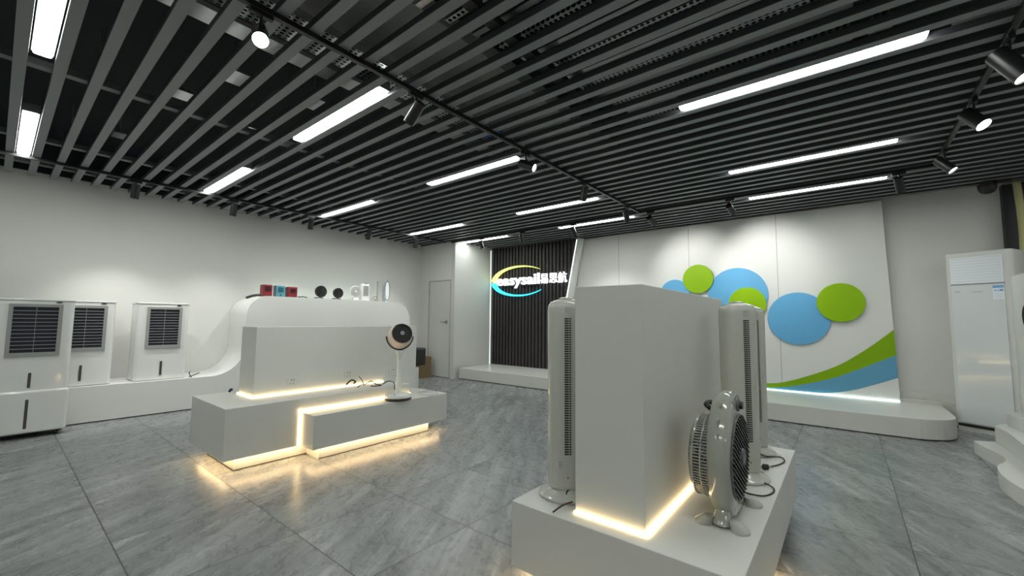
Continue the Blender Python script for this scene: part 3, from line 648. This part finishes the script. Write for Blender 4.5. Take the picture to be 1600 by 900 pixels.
# tower fans
def tower(loc, rz, lab):
    t = thing('tower_fan', lab, 'tower fan', loc, rz, 'white tower fans on the foreground podium')
    rg = lambda rx, ry, z, n=48, p=2.6: [(rx*abs(math.cos(2*PI*k/n))**(2/p)*(1 if math.cos(2*PI*k/n) >= 0 else -1), ry*abs(math.sin(2*PI*k/n))**(2/p)*(1 if math.sin(2*PI*k/n) >= 0 else -1), z) for k in range(n)]
    MB().loft([ring(.134, .0), ring(.140, .006), ring(.138, .014), ring(.12, .026), ring(.085, .04), ring(.075, .052)]).build('round_base', GLOSSF, t, smooth=True)
    MB().loft([rg(.080, .090, .048), rg(.081, .092, .06), rg(.081, .095, .5), rg(.081, .098, .92), rg(.080, .097, .95), rg(.077, .092, .968), rg(.070, .082, .982), rg(.055, .062, .992), rg(.03, .04, .998)]).build('tower_body', GLOSSF, t, smooth=True)
    MB().loft([rg(.0795, .0895, .054), rg(.0825, .0935, .057), rg(.0795, .0895, .060)]).build('base_seam', LGREY, t, smooth=True)
    # two columns of outlet slots on the front
    b = MB()
    n = 58
    for k in range(n):
        z = .22+(.895-.22)*k/(n-1)
        b.box(.0795, -.017, z-.0033, .0832, .004, z+.0033)
        b.box(.0785, .007, z-.0033, .0826, .017, z+.0033)
    v = b.build('outlet_slot', BLACK, t)
    MB().prism(rrect(-.014, .918, .014, .955, .005, 3), lambda u, v_, q: (q, u, v_), .0795, .0825).build('control_display', LGREY, t)
    MB().cyl((.080, .0, .105), (.0832, .0, .105), .004, n=12).build('indicator', BRONZE, t)
    MB().box(.076, .040, .52, .0795, .046, .524).box(.076, .034, .50, .080, .036, .52).build('brand_mark', GREY, t)
    MB().loft([rg(.03, .035, .996), rg(.032, .036, 1.004), rg(.022, .026, 1.008)]).build('top_handle', GLOSSF, t, smooth=True)
    MB().box(.0775, -.045, .155, .0805, -.030, .159).box(.0775, -.045, .167, .0805, -.030, .171).box(.0775, -.045, .179, .0805, -.030, .183).build('lower_vent', GREY, t)
    return t
AZ = math.radians(-47)
tw = tower((-1.158, 1.905, .4155), math.radians(-52), 'white tower fan left of the tall block')
dup(tw, (-.50, 2.76, .4155), AZ, 'white tower fan right of the tall block, behind the floor fan')
dup(tw, (-.535, 3.34, .4155), AZ, 'white tower fan farthest back on the podium, mostly hidden by the nearer one')
cord([(-1.06, 1.90, .445), (-1.11, 1.84, .46), (-1.085, 1.80, .425), (-1.045, 1.775, .445), (-1.06, 1.72, .445), (-1.085, 1.668, .423)], .004, 'thin black cord draped over the podium edge by the left tower fan', m=mat('dark_red_brown_cord', (.03, .012, .01), .5))
cord([(-.49, 2.52, .42), (-.42, 2.50, .42), (-.36, 2.52, .42), (-.33, 2.60, .42), (-.34, 2.67, .422), (-.40, 2.70, .43)], .004, 'black cord looping round the foot of the nearer right tower fan')
cord([(-.49, 3.24, .44), (-.44, 3.22, .43), (-.37, 3.30, .42), (-.34, 3.22, .42), (-.36, 3.12, .42), (-.41, 3.03, .42), (-.46, 3.0, .42)], .004, 'black cord of the farthest tower fan looping to the podium edge')
t = thing('power_plug', 'black two pin plug lying on the podium between the right tower fans', 'plug', (-.43, 2.96, .416), .5)
MB().loft([ring(.006, 0), ring(.018, .01), ring(.016, .035), ring(.014, .037)]).xf(Matrix.Rotation(PI/2, 4, 'Y') @ Matrix.Diagonal((1, .7, 1, 1))).xf(Matrix.Translation((0, 0, .018))).build('plug_body', BLACKM, t, smooth=True)
MB().box(.037, -.009, .016, .058, -.006, .021).box(.037, .006, .016, .058, .009, .021).build('prong', CHROME, t)

# floor standing round fan, facing +X
FANH = mat('fan_housing_cream', (.33, .34, .31), .15, coat=.6)
FANG = mat('fan_grille_grey', (.10, .105, .105), .35)
tf = thing('box_fan', 'shiny cream round floor fan with grey grille in front of the tower fan', 'floor fan', (-.455, 2.205, .4155))
def oval(hw, z0, z1, x, n=56, topn=.6):
    zc = z0+.255; out_ = []
    for k in range(n):
        a = 2*PI*k/n; c_, s_ = math.cos(a), math.sin(a)
        if s_ >= 0:   # upper part rises to a narrower rounded head
            rz_ = z1-zc; out_.append((x, hw*c_*(1-.22*s_*s_), zc+rz_*s_))
        else: out_.append((x, hw*(abs(c_)**.72)*(1 if c_ > 0 else -1), zc+(zc-z0)*s_))
    return out_
MB().loft([oval(.150, .05, .50, -.052), oval(.190, .02, .535, -.05), oval(.212, .006, .555, -.03), oval(.220, .002, .565, .0), oval(.214, .006, .558, .026), oval(.204, .022, .54, .040), oval(.192, .050, .48, .045)]).build('housing', FANH, tf, smooth=True)
# front grille: dish with angled vanes
gc = Vector((.046, 0, .266)); GR = .186
MB().tube([gc+Vector((.002, GR*math.cos(a), GR*math.sin(a))) for a in [2*PI*k/48 for k in range(49)]], .006, 8).build('grille_rim', FANG, tf, smooth=True)
MB().loft([[gc+Vector((x_, r_x*math.cos(2*PI*k/48), r_x*math.sin(2*PI*k/48))) for k in range(48)] for x_, r_x in ((-.001, GR), (.0005, GR))]).build('grille_well', BLACKM, tf)
b = MB()
for k in range(19):     # slanted vanes
    off_ = -GR+2*GR*(k+.5)/19; hl = math.sqrt(max(0, GR*GR-off_*off_))-.004
    Mx = Matrix.Translation(gc) @ Matrix.Rotation(math.radians(-32), 4, 'X') @ Matrix.Translation((.007, 0, off_)) @ Matrix.Rotation(.5, 4, 'Y')
    b.box(-.007, -hl, -.0022, .007, hl, .0022, Mx)
gv = b.build('grille_vane', FANG, tf)
b = MB()
for k in range(9):
    off_ = -GR+2*GR*(k+.5)/9; hl = math.sqrt(max(0, GR*GR-off_*off_))-.004
    b.box(-.002, -.0015, -hl, .004, .0015, hl, Matrix.Translation(gc) @ Matrix.Rotation(math.radians(-32), 4, 'X') @ Matrix.Translation((.004, off_, 0)))
b.build('grille_crossbar', FANG, tf)
MB().cyl(gc+Vector((.006, 0, 0)), gc+Vector((.022, 0, 0)), .042, .036, n=32).build('grille_hub', FANG, tf, bevel=.003, smooth=True)
# rear cage
MB().tube([(-.117, .181*math.cos(a), .252+.181*math.sin(a)) for a in [2*PI*k/48 for k in range(49)]], .007, 8).tube([(-.138, .14*math.cos(a), .252+.14*math.sin(a)) for a in [2*PI*k/48 for k in range(49)]], .004, 8).tube([(-.08, .185*math.cos(a), .252+.185*math.sin(a)) for a in [2*PI*k/48 for k in range(49)]], .004, 8).build('cage_ring', FANH, tf, smooth=True)
b = MB()
for k in range(84):
    a = 2*PI*k/84; c_, s_ = math.cos(a), math.sin(a)
    b.tube([(-.045, .186*c_, .252+.186*s_), (-.115, .180*c_, .252+.180*s_), (-.136, .155*c_, .252+.155*s_), (-.142, .045*c_, .252+.045*s_)], .0032, 5)
b.build('cage_bar', FANH, tf)
MB().cyl((-.115, 0, .252), (-.04, 0, .252), .05, n=24).cyl((-.128, 0, .252), (-.137, 0, .252), .05, n=24).build('motor', FANG, tf, smooth=True)
for k in range(5):
    Mx = Matrix.Translation((-.085, 0, .252)) @ Matrix.Rotation(2*PI*k/5, 4, 'X') @ Matrix.Rotation(.5, 4, 'Z')
    MB().prism([(-.03, .04), (.03, .04), (.055, .10), (.04, .15), (-.02, .145), (-.045, .09)], lambda u, v, q: (q, u, v), -.0015, .0015).xf(Mx).build('fan_blade', LGREY, tf)
# head controls
MB().loft([[(x_, .078*math.cos(a), .512+.036*math.sin(a)) for a in [2*PI*k/28 for k in range(28)]] for x_ in (.030, .041)]).build('control_panel', GREY, tf, bevel=.003, smooth=True)
MB().loft([[(.036+x_, r_x*math.cos(2*PI*k/24), .500+r_x*math.sin(2*PI*k/24)) for k in range(24)] for x_, r_x in ((0, .030), (.012, .030), (.018, .024))]).build('control_dial', FANG, tf, smooth=True)
MB().cyl((.05, -.0, .500), (.068, 0, .500), .018, n=20).build('dial_knob', BLACK, tf, smooth=True)
for zz, rr, yy in ((.515, .010, -.118), (.455, .006, -.172), (.40, .005, -.190)):
    MB().cyl((-.005, yy*.9, zz), (-.003, yy-.006, zz+.002), rr, n=18).build('side_knob', LGREY, tf, smooth=True)
MB().tube(smoothpath([(-.06, -.03, .47), (-.085, -.03, .49), (-.085, .05, .49), (-.06, .05, .47)]), .011, 8).build('carry_handle', BLACK, tf, smooth=True)
for s in (-1, 1):
    for d_, lab in ((-1, 'rear'), (1, 'front')):
        y = s*.165
        pts = []
        MB().loft([[(d_*(.035+.075*(1+math.cos(a))/2)*1.0, y+.040*math.sin(a), z_) if z_ < .02 else (d_*(.03+.045*(1+math.cos(a))/2), y+.028*math.sin(a), z_) for a in [2*PI*k/24 for k in range(24)]] for z_ in (0, .010, .035)]).build('foot', FANH if d_ < 0 else LGREY, tf, smooth=True)
    MB().loft([[(.038*math.cos(a), s*.160+.035*math.sin(a), .012) for a in [2*PI*k/20 for k in range(20)]], [(.030*math.cos(a), s*.140+.030*math.sin(a), .06) for a in [2*PI*k/20 for k in range(20)]], [(.020*math.cos(a), s*.12+.02*math.sin(a), .09) for a in [2*PI*k/20 for k in range(20)]]]).build('stand_leg', FANH, tf, smooth=True)

# ---------------------------------------------------------------- cabinet air conditioner
ang = math.atan2(7.365-7.619, 1.475-1.0)
ac = thing('cabinet_air_conditioner', 'tall white floor standing air conditioner with an energy label, in the right corner', 'air conditioner', (1.02, 7.60, 0), ang)
AW, AD, AH = .585, .36, 2.19
MB().prism(rrect(0, 0, AW, AD, .05, 6), lambda u, v, q: (u, v, q), .085, AH).build('cabinet', ACW, ac, bevel=.012, smooth=True)
MB().box(.02, .02, .0, AW-.02, AD-.01, .05).build('base_plinth', ACW, ac); MB().box(.015, .03, .05, AW-.015, AD-.01, .085).build('base_shadow', DARKJ, ac)
MB().box(.055, -.012, 1.80, AW-.075, .01, 2.13).build('air_outlet', LABELW, ac, bevel=.006)
b = MB(); [b.box(.07, -.014, 1.83+.035*k, AW-.09, -.0115, 1.832+.035*k) for k in range(9)]; b.build('outlet_line', LGREY, ac)
AP = mat('air_conditioner_glass', (.66, .69, .70), .07, coat=.6)
MB().box(.055, -.014, .10, AW-.075, .01, 1.785).build('front_glass', AP, ac, bevel=.005)
MB().box(.05, -.008, 1.786, AW-.07, .01, 1.799).build('panel_gap', GREY, ac)
lb = MB().box(AW-.17, -.0155, 1.60, AW-.08, -.014, 1.765).build('energy_label', LABELW, ac)
MB().box(AW-.17, -.0162, 1.735, AW-.08, -.0152, 1.765).build('label_header', LABELB, lb)
b = MB().box(AW-.16, -.0162, 1.70, AW-.14, -.0152, 1.712).box(AW-.135, -.0162, 1.697, AW-.12, -.0152, 1.708).box(AW-.115, -.0162, 1.695, AW-.085, -.0152, 1.72)
for k in range(3): b.box(AW-.16, -.0162, 1.67-.02*k, AW-.09, -.0152, 1.672-.02*k)
b.build('label_print', LABELB, lb)
b = MB()
for k in range(6): b.box(.085+.009*k, -.0155, 1.705, .091+.009*k, -.0138, 1.713)
for k in range(3): b.box(.105+.009*k, -.0155, 1.688, .111+.009*k, -.0138, 1.693)
for k in range(10): b.box(.24+.0095*k, -.0155, 1.694, .247+.0095*k, -.0138, 1.701+(.004 if k in (0, 6) else 0))
b.build('small_print', GREY, ac)
# round cabinet at the far right
rc = thing('round_tower_unit', 'white rounded tower appliance with a dark oval display, cut by the right photo edge', 'appliance', (1.47, 6.30, .42))
MB().loft([ring(.16, 0), ring(.17, .02), ring(.17, 1.30), ring(.165, 1.36), ring(.12, 1.385)]).build('tower_shell', ACW, rc, smooth=True)
el = [(.045*math.cos(2*PI*k/32), .13*math.sin(2*PI*k/32)) for k in range(32)]
az = math.radians(-128)
def onside(u, v, q): a = az+u/.17; return ((.17+q)*math.cos(a), (.17+q)*math.sin(a), .96+v)
MB().prism(el, onside, -.003, .006).build('oval_display', BLACK, rc, smooth=True)
MB().prism([(u*.15+.005, v*.3) for u, v in el], onside, .0055, .008).build('oval_highlight', LENSD, rc)  # emissive sliver standing in for a highlight on the dark oval

# stepped wave platforms at right
wv = [(.972, 6.24), (.985, 6.20)]
b1 = [(.965, 6.30), (.985, 6.10), (1.03, 5.86), (1.055, 5.70), (1.02, 5.52), (.945, 5.34), (.915, 5.15), (.91, 4.95), (.945, 4.70), (1.05, 4.45), (1.3, 4.2), (2.6, 4.0)]
c1_ = [(p.x, p.y) for p in smoothpath([(x, y, 0) for x, y in b1], 6)]
o = MB().prism(c1_+[(2.6, 6.6), (1.2, 6.42)], lambda u, v, q: (u, v, q), .0, .13).build('wave_platform', W_STAGE, bevel=.004, smooth=True); tag(o, 'lowest white wavy step on the floor at right', 'platform', 'white wavy steps at right')
b2_ = [(1.115, 6.30), (1.14, 6.05), (1.13, 5.65), (1.12, 5.35), (1.14, 5.1), (1.3, 4.85), (2.6, 4.6)]
c2_ = [(p.x, p.y) for p in smoothpath([(x, y, 0) for x, y in b2_], 6)]
o = MB().prism(c2_+[(2.6, 6.75), (1.35, 6.62), (1.18, 6.45)], lambda u, v, q: (u, v, q), .1305, .30).build('wave_platform', W_STAGE, bevel=.004, smooth=True); tag(o, 'middle white wavy step at right, with the rounded tower on top', 'platform', 'white wavy steps at right')
o = MB().prism([(1.27, 6.55)]+[(1.22, 6.40), (1.26, 6.1), (1.5, 5.9), (2.6, 5.8), (2.6, 6.7)], lambda u, v, q: (u, v, q), .3005, .42).build('wave_platform', W_STAGE, bevel=.004, smooth=True); tag(o, 'topmost small white step at right, under the rounded tower', 'platform', 'white wavy steps at right')

# service recess in the right corner
o = MB().box(1.62, 7.90, 0, 2.3, 8.01, ZS).build('service_recess', BLACKM); tag(o, 'black service column in the right corner behind the air conditioner', 'column')
b = MB(); n = 60
b.tube([(1.705+.018*math.sin(k*.05), 7.73, 3.05-1.1*k/n) for k in range(n+1)], [.032+(.004 if k % 2 else 0) for k in range(n+1)], 14)
b.tube([(1.705+.018*math.sin(n*.05), 7.73, 1.95), (1.72, 7.74, .0)], .032, 12)
o = b.build('drain_hose', HOSE, smooth=True); tag(o, 'yellowed corrugated hose hanging down behind the air conditioner', 'hose')
dm = thing('dome_camera', 'black dome camera hanging under the slats in the right corner', 'security camera', (1.44, 7.6, ZS))
MB().cyl((0, 0, 0), (0, 0, -.04), .06, n=32).cyl((0, 0, -.04), (0, 0, -.065), .085, n=32).build('mount', BLACKM, dm, smooth=True)
MB().loft([[(r*math.cos(2*PI*k/32), r*math.sin(2*PI*k/32), z) for k in range(32)] for r, z in ((.08, -.066), (.078, -.10), (.06, -.135), (.03, -.15), (.01, -.153))]).build('dome', BLACK, dm, smooth=True)
MB().box(.07, -.03, -.03, .20, .05, 0).build('bracket', BLACKM, dm)

for o in bpy.data.objects:
    if o.type == 'EMPTY' and not o.get('label'): print('no label', o.name)
